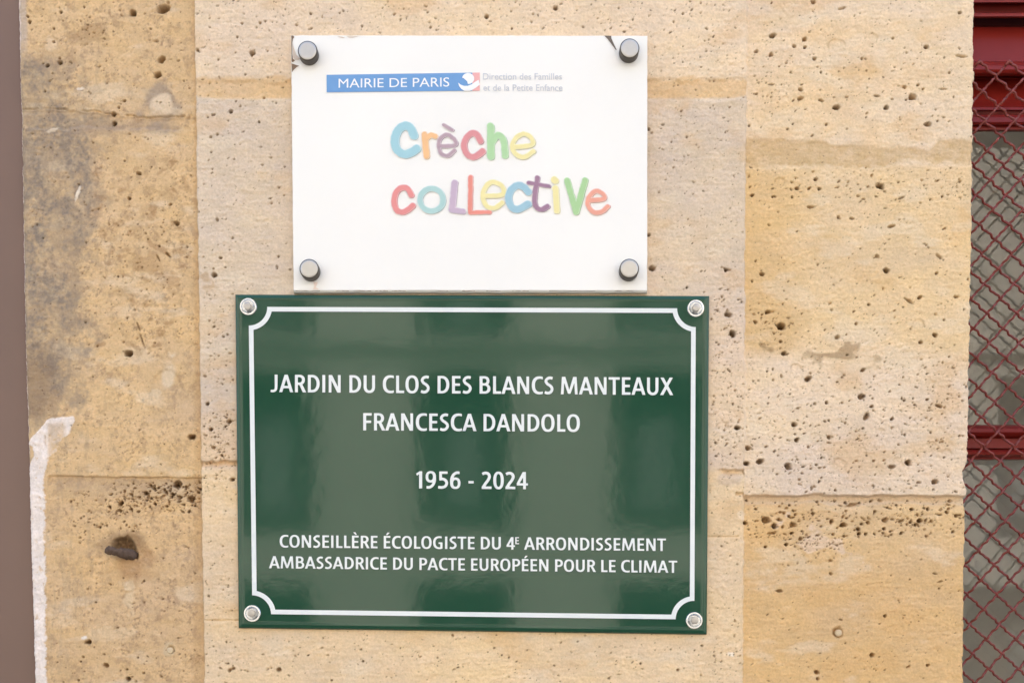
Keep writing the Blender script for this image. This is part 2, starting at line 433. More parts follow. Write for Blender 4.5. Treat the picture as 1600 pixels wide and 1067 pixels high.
    big = [(1207,57,4.5),(1205,86,3.5),(1181.5,81.5,3.2),(1257,62,4),(1257,75,3),(1240.5,73.6,2.6),(1272,93,3.2),(1271,5,3.2),(1426,152,5.5),(1446,74.5,3.6),
        (1499,21,3),(1395,61,2.6),(1385,169,4.2),(1250,155,4.2),(1250,141,3.5),(1307,169,5),(1449,194.5,4.5),(1413,137,3.2),(1434,134,2.4),(1375,292,5.6),(1274,281,2.8),
        (1245,295,3.2),(1264,295,2.6),(1280,296,2.8),(1175,306,3),(1207,308,2.4),(1310,340,3),(1385,423,4.6),(1190.5,429,3.6),(1463,427,2.6),(1143.5,523,5.5),(1136,493,5.5),
        (1221,510,6.5),(1179.5,503.5,3),(1461,524,4),(1438,535,3.2),(1308.6,527,3.4),(1357,476,2.4),(1219.5,534,2.8),(1224.5,552,4),(1337.5,506,2.6),(1263,592,5.6),(1345,620,5),
        (1240.5,663.5,4.4),(1245,686.5,4.2),(1295,683,3.2),(1187,721,5.5),(1166,724,4.4),(1169,700.6,4.6),(1231.6,728.7,5.5),(1418.5,723,5),(1460.4,752.6,4.6),(1291,629,2.6),
        (1412.6,625.5,2.4),(1362,635,3),(1348,578.6,3.4),(1150.6,669.6,5),(1238.5,820,5),(1210,822,4.6),(1197,812,5.5),(1181,795,2.8),(1163,817,3.4),(1425,795.6,3.4),(1450,795,3.2),
        (1381.7,813,4.2),(1316.6,820,4.6),(1299,814.5,3.8),(1341,826.5,3.2),(1342,833,3),(1237,832.5,3.2),(1355.6,816,3.2),(1381,826,3),(1250.6,842,3.4),(1195.5,854,2.6),(1228,850.5,2.8),
        (1275.7,1050,4.6),(1277,1060,2.6),(1449,1039,2.8),(1361.5,1023,3.6),(1381.7,962,3),(1297.7,896,2.6),(1479,800,3),(1494,806,3.2),(1436,813,4.2),(1430,820,3),(1393,655,3.2),
        (253,93,6),(246,118,6),(207,21,6),(194,158,2.6),(216.7,271,4),(276,349,4),(266,320,2.6),(202,310,3),(201,552,6),(299,682,5),(189,786,4.6),(177,178,4.5),(178,192,4.5),(138,1003,4.5),
        (166,1039,4.5),(200,1060,4.5),(240,762,3),(228,770,3.6),(276,756,6),(313,764,3.4),(298,779,5),(395,87,5),(341,346,3),(346,405,3),(336,432,4.2),(310,82,3.5),(372,62,2),
        (868,17,3.4),(760,30,3),(1012,205,3.2),(362,178,3.6),(1018,422,5),(1013,370,3),(1133,425,3),(408,40,2.4),(335,700,3),(348,712,2.8),(360,660,4),(331,672,3),(365,750,3.4),
        (95,19,3),(46,35,3),(43,26,2.4),(94,98,3.4),(74,103,3.2),(326,632,3.4),(437,1045,4),(1058,1046,2.6),(1000,1036,2.2),(366,1044,3),(360,1047,3)]
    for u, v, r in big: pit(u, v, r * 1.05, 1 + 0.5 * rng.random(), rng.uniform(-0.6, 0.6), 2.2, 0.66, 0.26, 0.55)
    elong = [(1502,89,5,3.2,0.1),(1316,14,3.8,3,-0.2),(1267,324,4.2,3,0),(1331,342,3.2,4,0.15),(1408,310,3.6,3.2,-0.3),(1349,312,3,2,0.2),(1394,354,4.4,2.6,-0.3),(1370,401,3.4,1.6,0.6),
        (1468,402,4.4,2.6,0.6),(1134,423,4.2,3.2,0.3),(1494,464,4,2.2,0),(1199,488,5.5,2,-0.3),(1420,471,5,4.2,0.6),(1437,465,4.2,1.5,-0.6),(1465.5,634.5,4.6,2.6,0.4),(1354,651,5.5,1.6,-0.9),
        (1393,729.5,4.6,2.2,-0.1),(1434.5,754,3.2,2,0),(1334,788,6,3.6,-0.25),(1408,813.6,4.8,2.2,-0.2),(1206,833,3.6,4,0),(1217,923,4.4,2.6,0.1),(1460,896,3,3,0.3),(1468.6,908.6,3.4,4,-0.2),
        (1418,1041.5,3.2,2.4,-0.5),(1313,967.5,2.6,2.6,0.2),(1297.7,875.5,3,2.4,0.1),(1505.7,736,3.5,0.5,0),(245,65,3.2,3,0),(217,512,3.6,7,1.2),(222,532,4.6,6,1.25),(254,14,10,1.6,-0.35),
        (1387,793,4,5,0.3),(1204,133,3,3.4,0),(1370,151,3,2.6,0.2),(1283,158,3.6,2.4,0.3),(1473,140,3.4,3,0),(262,398,4,3,0.8),(247,403,3,4,1.0),(335,183,3,2.6,-0.3)]
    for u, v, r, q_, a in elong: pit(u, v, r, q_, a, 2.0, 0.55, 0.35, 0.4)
    for k, (u, v, r) in enumerate([(1307,72,12),(1364,60,7),(1219,285,8),(1434,507,8),(1311,724,9),(1274,684,10),(1450,812,10),(1127,668,9),(1171,738,9),(1454,600,7),(1377,674,5),(1347,706,7),
                                   (1243,575,7),(1187,660,5),(81,67,11),(262,592,18),(1402,720,6),(1456,695,6),(1480,708,7)]): ring(u, v, r, 40 + k)
    # small holes, scattered field by field: u0 v0 u1 v1 count rmin rmax
    for (u0, v0, u1, v1, n, r0, r1) in [(1168,0,1518,60,40,.8,2.2),(1168,60,1518,215,150,.8,2.6),(1168,262,1514,320,110,.8,2.6),(1168,320,1514,470,90,.8,2.2),(1168,470,1512,570,120,.8,2.6),
            (1168,570,1510,770,420,.8,2.8),(1168,780,1506,840,230,.9,3.2),(1168,836,1330,860,40,.8,2.2),(1168,860,1506,1067,110,.8,1.9),(310,0,1160,56,170,.8,2.6),(310,60,455,158,50,.8,2.2),(1014,60,1160,130,30,.8,1.8),
            (310,160,455,460,80,.8,2.4),(1014,160,1160,460,90,.8,2.4),(1110,460,1160,730,130,.8,2.4),(320,460,368,730,70,.8,2.4),(320,640,368,770,60,.8,2.6),(1106,740,1160,1067,60,.8,2.2),(322,990,1160,1067,150,.8,2.4),
            (322,770,372,990,34,.8,1.8),(60,0,302,170,70,.8,2.4),(130,200,304,560,120,.8,2.2),(110,560,310,740,40,.8,2.0),(170,752,312,800,140,.9,3.2),(110,765,220,830,70,.8,2.4),(230,755,312,785,50,1,3.2),
            (80,830,312,1067,80,.8,2.2),(190,990,312,1067,30,.8,2.4),(50,90,140,560,40,.8,1.8)]:
        for _ in range(int(n * 1.5)):
            r = r0 * (r1 / r0) ** (rng.random() ** 1.7)
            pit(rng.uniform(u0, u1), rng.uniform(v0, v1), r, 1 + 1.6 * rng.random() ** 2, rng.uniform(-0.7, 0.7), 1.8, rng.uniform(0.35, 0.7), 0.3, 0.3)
    # fine crumbly clusters
    for (u, v, sx, sy, n) in [(1275,848,22,12,60),(1440,812,30,14,50),(1330,690,60,30,60),(290,772,22,12,60),(200,785,26,16,60),(1490,300,14,8,26),(345,690,16,30,40),(1130,690,20,36,50),(350,1030,24,14,24),(1210,510,24,20,30),
                              (1205,130,30,30,30),(1060,80,50,60,50),(600,25,200,22,60),(140,50,14,10,30),(60,40,8,14,14),(170,330,40,60,40),(240,430,40,60,50)]:
        for _ in range(n):
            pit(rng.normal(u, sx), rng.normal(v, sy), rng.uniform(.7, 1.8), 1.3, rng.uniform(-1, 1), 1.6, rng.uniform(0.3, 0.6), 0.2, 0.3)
    for _ in range(2600):                                     # pin holes
        u, v = rng.uniform(50, 1520), rng.uniform(-10, 1080)
        if 462 < u < 1005 and 62 < v < 450 or 376 < u < 1100 and 466 < v < 975: continue
        if n_big[min(np.searchsorted(-Vc, -v), 905), min(int((u - 40) / 1470 * nS), nS - 1)] < rng.uniform(-0.9, 0.5): continue
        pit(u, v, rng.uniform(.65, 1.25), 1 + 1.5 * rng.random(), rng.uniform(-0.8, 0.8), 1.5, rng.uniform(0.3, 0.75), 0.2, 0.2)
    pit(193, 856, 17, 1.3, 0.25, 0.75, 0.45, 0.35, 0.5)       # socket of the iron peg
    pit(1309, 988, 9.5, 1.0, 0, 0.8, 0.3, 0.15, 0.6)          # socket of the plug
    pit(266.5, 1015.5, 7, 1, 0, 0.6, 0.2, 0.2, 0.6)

    # --- rounded arrises and the returns of the pier
    dl, dr = U - uL[:, None], uR[:, None] - U
    rl = 7 + 5 * sstep(0, -200, V - 90)
    H -= 0.0075 * np.clip(1 - dl / rl, 0, 1) ** 2.4
    H -= 0.004 * np.clip(1 - dr / 4.0, 0, 1) ** 2 * (1 + 0.8 * n_gr)
    # assemble: columns of the left return, the face, the right return
    Yf = -H
    Z = np.repeat(zs[:, None], nS, 1)
    colsX, colsY, colsC = [], [], []
    for dy in (0.16, 0.06, 0.02, 0.006):
        colsX.append(X[:, 0] + 0.0006 * (dy > 0.003)); colsY.append(Yf[:, 0] + dy); colsC.append(C[:, 0])
    XL, YL, CL = np.stack(colsX, 1), np.stack(colsY, 1), np.stack(colsC, 1)
    colsX, colsY, colsC = [], [], []
    for dy in (0.004, 0.012, 0.04, 0.10, 0.30):
        colsX.append(X[:, -1] - 0.0004); colsY.append(Yf[:, -1] + dy); colsC.append(C[:, -1])
    XR, YR, CR = np.stack(colsX, 1), np.stack(colsY, 1), np.stack(colsC, 1)
    XX, YY, CC = np.concatenate([XL, X, XR], 1), np.concatenate([YL, Yf, YR], 1), np.concatenate([CL, C, CR], 1)
    nr, nc = XX.shape
    ZZ = np.repeat(zs[:, None], nc, 1)
    co = np.stack([XX, YY, ZZ], -1).reshape(-1, 3)
    idx = np.arange(nr * nc).reshape(nr, nc)
    quads = np.stack([idx[:-1, :-1], idx[:-1, 1:], idx[1:, 1:], idx[1:, :-1]], -1).reshape(-1, 4)
    # unseen house front: upper mass added to block the sun, masonry beside the openings
    mb = MB()
    mb.box(-9, 9, 0.0, 0.6, 3.0, 8.2)
    mb.box(-9, -1.75, 0.0, 0.5, 0.12, 3.0)
    mb.box(1.75, 9, 0.0, 0.5, 0.12, 3.0)
    xv, xf = np.array(mb.v), np.array(mb.f)
    n0 = len(co)
    co = np.concatenate([co, xv])
    quads = np.concatenate([quads, xf + n0])
    me = bpy.data.meshes.new("stone_wall")
    me.vertices.add(len(co)); me.vertices.foreach_set('co', co.astype(np.float32).ravel())
    me.loops.add(quads.size); me.loops.foreach_set('vertex_index', quads.astype(np.int32).ravel())
    me.polygons.add(len(quads))
    me.polygons.foreach_set('loop_start', np.arange(0, quads.size, 4, dtype=np.int32))
    sm = np.ones(len(quads), dtype=bool); sm[-len(xf):] = False
    me.polygons.foreach_set('use_smooth', sm)
    at = me.color_attributes.new('stone_colour', 'FLOAT_COLOR', 'POINT')
    ca = np.ones((len(co), 4), dtype=np.float32)
    ca[:n0, :3] = np.clip(CC.reshape(-1, 3), 0.01, 0.9)
    ca[n0:, :3] = c(222, 196, 158)
    at.data.foreach_set('color', ca.ravel())
    me.update(); me.validate()
    m = bpy.data.materials.new("limestone")
    m.use_nodes = True
    nt = m.node_tree
    b = nt.nodes['Principled BSDF']
    b.inputs['Roughness'].default_value = 0.92
    b.inputs['Specular IOR Level'].default_value = 0.15
    a = nt.nodes.new('ShaderNodeAttribute'); a.attribute_name = 'stone_colour'
    tc = nt.nodes.new('ShaderNodeTexCoord')
    n = nt.nodes.new('ShaderNodeTexNoise'); n.inputs['Scale'].default_value = 420; n.inputs['Detail'].default_value = 5; n.inputs['Roughness'].default_value = 0.65
    rg = nt.nodes.new('ShaderNodeMapRange'); rg.inputs[1].default_value, rg.inputs[2].default_value, rg.inputs[3].default_value, rg.inputs[4].default_value = 0.3, 0.7, 0.9, 1.09
    mx = nt.nodes.new('ShaderNodeMix'); mx.data_type, mx.blend_type = 'RGBA', 'MULTIPLY'; mx.inputs[0].default_value = 1
    bp = nt.nodes.new('ShaderNodeBump'); bp.inputs['Strength'].default_value = 0.5; bp.inputs['Distance'].default_value = 0.0007
    L = nt.links.new
    L(tc.outputs['Object'], n.inputs['Vector']); L(n.outputs['Fac'], rg.inputs[0]); L(a.outputs['Color'], mx.inputs[6]); L(rg.outputs[0], mx.inputs[7])
    L(mx.outputs[2], b.inputs['Base Color']); L(n.outputs['Fac'], bp.inputs['Height']); L(bp.outputs[0], b.inputs['Normal'])
    me.materials.append(m)
    o = bpy.data.objects.new("stone_wall", me)
    COL.objects.link(o)
    tag(o, "pitted cream limestone wall of large blocks carrying both signs", "wall")
    return o


build_wall()

# ------------------------------------------------------------------ ground and the street behind the viewer
m_pave = mat("pavement_stone", (0.30, 0.28, 0.25), 0.85, noise=0.2, nscale=6)
m_road = mat("asphalt", (0.06, 0.06, 0.06), 0.9, noise=0.25, nscale=30)
g = MB(); g.box(-60, 60, -5.2, -1.9, -0.2, 0.0); tag(g.build("road", m_road), kind='structure')
g = MB(); g.box(-60, 60, -1.9, 12, -0.2, 0.12); tag(g.build("pavement", m_pave), kind='structure')
g = MB(); g.box(-60, 60, -30, -5.2, -0.2, 0.12); tag(g.build("pavement", m_pave), kind='structure')

FY = -7.0
m_fac = mat("facade_plaster", (0.50, 0.47, 0.41), 0.9, noise=0.08, nscale=1.5)
m_dark = mat("shutter_dark", (0.03, 0.028, 0.025), 0.7)
m_door = mat("entrance_paint", (0.17, 0.145, 0.12), 0.7)
m_wpane = mat("pane_sky_colour", (0.24, 0.25, 0.25), 0.25)  # sky reflection put in as an opaque grey pane colour
opp = empty("opposite_house", (0, FY - 1, 0.12), "pale plastered house across the street, mirrored in the green plaque", "house")
mb = MB()
per, pw = 1.488, 0.77
xs0 = -1.49 - 4 * per
zb = [(0.12, 0.55), (1.95, 2.32), (3.55, 3.80), (6.0, 6.4)]
for z0, z1 in zb: mb.box(xs0, xs0 + 9 * per + pw, FY - 0.5, FY, z0, z1)
for k in range(10):
    x0 = xs0 + k * per
    for z0, z1 in ((0.55, 1.95), (2.32, 3.55), (3.80, 6.0)):
        if z0 < 2 and 2.6 < x0 + pw / 2 < 4.6: continue
        mb.box(x0, x0 + (per if z0 > 3 and 1.6 < x0 + pw < 5 else pw), FY - 0.5, FY - 0.001, z0, z1)
mb.box(xs0, xs0 + 9 * per + pw, FY, FY + 0.06, 3.71, 3.799)
mb.box(xs0, xs0 + 9 * per + pw, FY, FY + 0.22, 6.4, 6.6)
mb.build("wall", m_fac, opp)
for k in range(9):
    x0 = xs0 + k * per + pw
    for z0, z1 in ((0.55, 1.95), (2.32, 3.55), (3.80, 6.0)):
        if z0 > 3 and 1.6 < x0 < 5: continue
        f = MB(); f.box(x0, x0 + per - pw, FY - 0.45, FY - 0.28, z0, z1)
        fo = f.build("window", m_dark if not (z0 < 1 and 1.6 < x0 < 5) else m_door, opp)
        p = MB(); xc = x0 + (per - pw) / 2
        p.box(xc - 0.13, xc + 0.13, FY - 0.28, FY - 0.26, z0 + 0.2, z1 - 0.28)
        p.build("pane", m_wpane, fo)

# ------------------------------------------------------------------ brown painted surround at the left
m_brown = mat("brown_paint", lin(122, 95, 80, 0.93), 0.5, noise=0.10, nscale=7, bump=0.3, bscale=120, bdist=0.0004)
mb = MB()
xa = P(60, 500, 0.012)[0]
mb.box(-1.75, xa, 0.010, 0.14, 0.12, 3.0)
mb.box(-1.75, -1.10, 0.004, 0.012, 0.12, 3.0)
tag(mb.build("door_surround", m_brown), "plain brown painted upright strip at the wall's left edge", "door surround")

# ------------------------------------------------------------------ window with red joinery and its wire guard
m_red = mat("red_paint", lin(128, 32, 24, 1.0), 0.42, noise=0.12, nscale=14, spec=0.3)
win = empty("window", P(1560, 1000, 0.14), "deep red wooden window with moulded rails right of the stone pier", "window")
def profile_bar(name, prof, x0, x1):
    vs = []
    for x in (x0, x1):
        for v, y in prof:
            p = P(1560, v, y)
            vs.append((x, y, p[2]))
    n = len(prof)
    fs = [(i, i + 1, n + i + 1, n + i) for i in range(n - 1)]
    return obj(name, vs, fs, m_red, win)
WX0, WX1 = 0.53, 1.75
def smooth_prof(pr):
    return pr
profile_bar("top_rail", [(-160, .30), (-150, .12), (4, .118), (5, .120), (6, .138), (20, .140), (21, .108), (22, .106), (26, .106), (28, .109), (29, .16), (42, .165),
    (43, .13), (60, .127), (96, .122), (97, .110), (99, .104), (103, .100), (109, .099), (114, .102), (118, .109), (120, .118), (120.5, .132), (121.5, .136), (122, .126), (123.5, .126),
    (124, .140), (130, .139), (158, .128), (166, .122), (168, .118), (172, .117), (174, .124), (179, .125), (180, .118), (184, .115), (191, .114), (195, .117), (196, .124), (199, .122), (203, .122), (205, .126), (206.5, .30)], WX0, WX1)
profile_bar("transom", [(663.5, .30), (664, .120), (666, .112), (670, .106), (675, .105), (680, .110), (684, .120), (685, .118), (700, .117), (701, .124), (703, .112), (706, .109), (710, .110), (713, .118),
    (714, .124), (717.5, .124), (718.5, .30)], WX0, WX1)
mb = MB(); mb.box(WX1 - 0.09, WX1, 0.11, 0.16, 0.5, 3.0); mb.box(0.47, 0.56, 0.115, 0.16, 0.5, 3.0)
mb.build("stile", m_red, win)
mb = MB(); mb.box(0.56, WX1 - 0.09, 0.10, 0.16, 0.5, 0.62); mb.build("bottom_rail", m_red, win)
m_glass = bpy.data.materials.new("window_glass"); m_glass.use_nodes = True
nt = m_glass.node_tree; nt.nodes.remove(nt.nodes['Principled BSDF'])
tr, gl, fr, ms = nt.nodes.new('ShaderNodeBsdfTransparent'), nt.nodes.new('ShaderNodeBsdfGlossy'), nt.nodes.new('ShaderNodeFresnel'), nt.nodes.new('ShaderNodeMixShader')
tr.inputs[0].default_value = (0.85, 0.88, 0.86, 1); gl.inputs['Roughness'].default_value = 0.02; fr.inputs[0].default_value = 1.62
L = nt.links.new
L(fr.outputs[0], ms.inputs[0]); L(tr.outputs[0], ms.inputs[1]); L(gl.outputs[0], ms.inputs[2]); L(ms.outputs[0], nt.nodes['Material Output'].inputs[0])
for v0, v1 in ((203, 666), (716, 1500)):
    z1, z0 = P(1560, v0, .15)[2], max(0.6, P(1560, v1, .15)[2])
    mb = MB(); mb.add([(0.55, .150, z0), (WX1 - .08, .150, z0), (WX1 - .08, .150, z1), (0.55, .150, z1)], [(0, 1, 2, 3)])
    mb.build("pane", m_glass, win)
# room behind the panes
m_room = mat("room_plaster", (0.7, 0.68, 0.64), 0.9)
mb = MB()
mb.add([(0.45, .165, .3), (1.9, .165, .3), (1.9, 1.6, .3), (.45, 1.6, .3), (.45, .165, 3), (1.9, .165, 3), (1.9, 1.6, 3), (.45, 1.6, 3)], [(0, 1, 2, 3), (4, 7, 6, 5), (1, 5, 6, 2), (2, 6, 7, 3), (3, 7, 4, 0)])
tag(mb.build("room", m_room), kind='structure')

m_wire = mat("wire_paint", lin(128, 54, 46, 0.9), 0.45, noise=0.45, nscale=120)
def crimp(u0, v0, u1, v1, sgn, r=0.00155, y=0.035):
    p0, p1 = Vector(P(u0, v0, y)), Vector(P(u1, v1, y))
    L_ = (p1 - p0).length
    n = max(2, int(L_ / 0.0014))
    d = (p1 - p0) / L_
    nrm = Vector((-d.z, 0, d.x))
    pts = []
    for i in range(n + 1):
        s_ = L_ * i / n
        ph = s_ / 0.0082 * 2 * math.pi
        pts.append(p0 + d * s_ + nrm * ((0.00046 if sgn > 0 else 0.00038) * math.sin(ph)) + Vector((0, sgn * 0.0019 * math.cos(ph / 2) , 0)))
    return pts, r
wm = MB()
du1, dv1, du2, dv2 = 23.6, 21.6, 22.8, -24.9
top = []
for k in range(-36, 30):                                           # nodes along the top edge
    top.append((1530.5 + 46.4 * k, 97))
vbot = 1500
for (u, v) in top:
    n = 60
    # falling to the right, and falling to the left
    if True:
        e = (vbot - v) / dv1
        u1 = u + du1 * e
        pts, r = crimp(u, v, u1, vbot, 1)
        pts = [p for p in pts if 0.535 < p.x < WX1 - 0.02]
        if len(pts) > 2: wm.tube(pts, r, 7)
    e = (vbot - v) / -dv2
    pts, r = crimp(u, v, u - du2 * e, vbot, -1)
    pts = [p for p in pts if 0.535 < p.x < WX1 - 0.02]
    if len(pts) > 2: wm.tube(pts, r, 7)
# the ones that enter from the pier's side
for k in range(1, 32):
    v0 = 97 + k * (dv1 - dv2) * 1.0 - 0.0
for (u, v) in top:                                                  # bent-over ends at the top edge
    p = [Vector(P(u + a, v + b, 0.035 + c_)) for a, b, c_ in ((-6, 6.5, 0), (-3, 2, -.001), (0, -1.5, -.002), (3, 1.5, -.001), (6, 5.6, 0))]
    if 0.535 < p[0].x < WX1 - .03: wm.tube(p, 0.0017, 7)
guard = wm.build("wire_guard", m_wire, None, smooth=True)
tag(guard, "red brown crimped diamond wire mesh guarding the red window", "wire guard")

# ------------------------------------------------------------------ lettering: glyphs as exact distance fields, contoured into flat meshes
def poly_sd(px, py, poly):
    poly = np.asarray(poly, float)
    d2 = np.full(px.shape, 1e9)
    wn_ = np.zeros(px.shape, int)
    for (ax, ay), (bx, by) in zip(poly, np.roll(poly, -1, 0)):
        ex, ey = bx - ax, by - ay
        l2 = ex * ex + ey * ey
        if l2 < 1e-14: continue
        t = np.clip(((px - ax) * ex + (py - ay) * ey) / l2, 0, 1)
        d2 = np.minimum(d2, (px - ax - t * ex) ** 2 + (py - ay - t * ey) ** 2)
        cr = ex * (py - ay) - ey * (px - ax)
        wn_ += ((ay <= py) & (by > py) & (cr > 0)).astype(int) - ((ay > py) & (by <= py) & (cr < 0)).astype(int)
    return np.where(wn_ != 0, -1, 1) * np.sqrt(d2)


def contour(f, xs, ys):
    """triangulate f<0 on a grid, linear edge crossings (marching squares); straight runs of full cells become one quad"""
    verts, key, faces = [], {}, []
    ny, nx = f.shape
    def vid(k, p):
        if k not in key:
            key[k] = len(verts); verts.append(p)
        return key[k]
    def node(j, i): return vid(('n', j, i), (xs[i], ys[j]))
    def cross(j0, i0, j1, i1):
        t = f[j0, i0] / (f[j0, i0] - f[j1, i1])
        return vid(('e', j0, i0, j1, i1), (xs[i0] + (xs[i1] - xs[i0]) * t, ys[j0] + (ys[j1] - ys[j0]) * t))
    ins = f < 0
    for j in range(ny - 1):
        i = 0
        while i < nx - 1:
            cs = [(j, i), (j, i + 1), (j + 1, i + 1), (j + 1, i)]
            c4 = [ins[a] for a in cs]
            if all(c4):
                faces.append(tuple(node(*a) for a in cs))
            elif any(c4):
                out = []
                for k in range(4):
                    a, b = cs[k], cs[(k + 1) % 4]
                    if c4[k]: out.append(node(*a))
                    if c4[k] != c4[(k + 1) % 4]:
                        p, q = (a, b) if a < b else (b, a)
                        out.append(cross(*p, *q))
                faces.append(tuple(out))
            i += 1
    return verts, faces


def box(x0, y0, x1, y1): return [(x0, y0), (x1, y0), (x1, y1), (x0, y1)]
def sup(cx, cy, rx, ry, a0=0, a1=360, n=40, p=2.35):
    out = []
    for k in range(n + (a1 - a0 < 360)):
        a = math.radians(a0 + (a1 - a0) * k / n)
        c_, s_ = math.cos(a), math.sin(a)
        out.append((cx + rx * math.copysign(abs(c_) ** (2 / p), c_), cy + ry * math.copysign(abs(s_) ** (2 / p), s_)))
    return out
def dsh(x0, x1, y0, y1, xs_): return [(x0, y0)] + sup(xs_, (y0 + y1) / 2, x1 - xs_, (y1 - y0) / 2, -90, 90, 24, 2.2) + [(x0, y1)]
def ush(x0, x1, yb, ys_, yt): return [(x0, yt)] + sup((x0 + x1) / 2, ys_, (x1 - x0) / 2, ys_ - yb, 180, 360, 24, 2.2) + [(x1, yt)]
def catmull(pts, n=8):
    pts = [np.array(p, float) for p in pts]
    q = [2 * pts[0] - pts[1]] + pts + [2 * pts[-1] - pts[-2]]
    out = []
    for i in range(1, len(q) - 2):
        for k in range(n):
            t = k / n
            out.append(0.5 * (2 * q[i] + (q[i + 1] - q[i - 1]) * t + (2 * q[i - 1] - 5 * q[i] + 4 * q[i + 1] - q[i + 2]) * t * t + (3 * q[i] - q[i - 1] - 3 * q[i + 1] + q[i + 2]) * t ** 3))
    return out + [pts[-1]]
def rib(pts, w, w1=None, curve=True):
    c_ = catmull(pts) if curve else [np.array(p, float) for p in pts]
    n = len(c_); lft, rgt = [], []
    for i in range(n):
        t = c_[min(i + 1, n - 1)] - c_[max(i - 1, 0)]
        t = t / np.linalg.norm(t)
        ww = w if w1 is None else w + (w1 - w) * i / (n - 1)
        nn = np.array((-t[1], t[0])) * ww / 2
        lft.append(c_[i] + nn); rgt.append(c_[i] - nn)
    return lft + rgt[::-1]
def mir(p, w): return [(w - x, y) for x, y in p]
SW, HB = 0.168, 0.143
Ebars = [box(0, 0, SW, 1), box(0, 0, .49, HB), box(0, .435, .455, .575), box(0, 1 - HB, .485, 1)]
grave, acute = [(.08, 1.27), (.25, 1.27), (.36, 1.07), (.25, 1.07)], [(.44, 1.27), (.27, 1.27), (.16, 1.07), (.27, 1.07)]
Ptail = rib([(.50, .66), (.485, .42), (.39, .19), (.22, .075), (.05, .07)], .155)
rot = lambda poly, w: [(w - x, 1 - y) for x, y in poly]
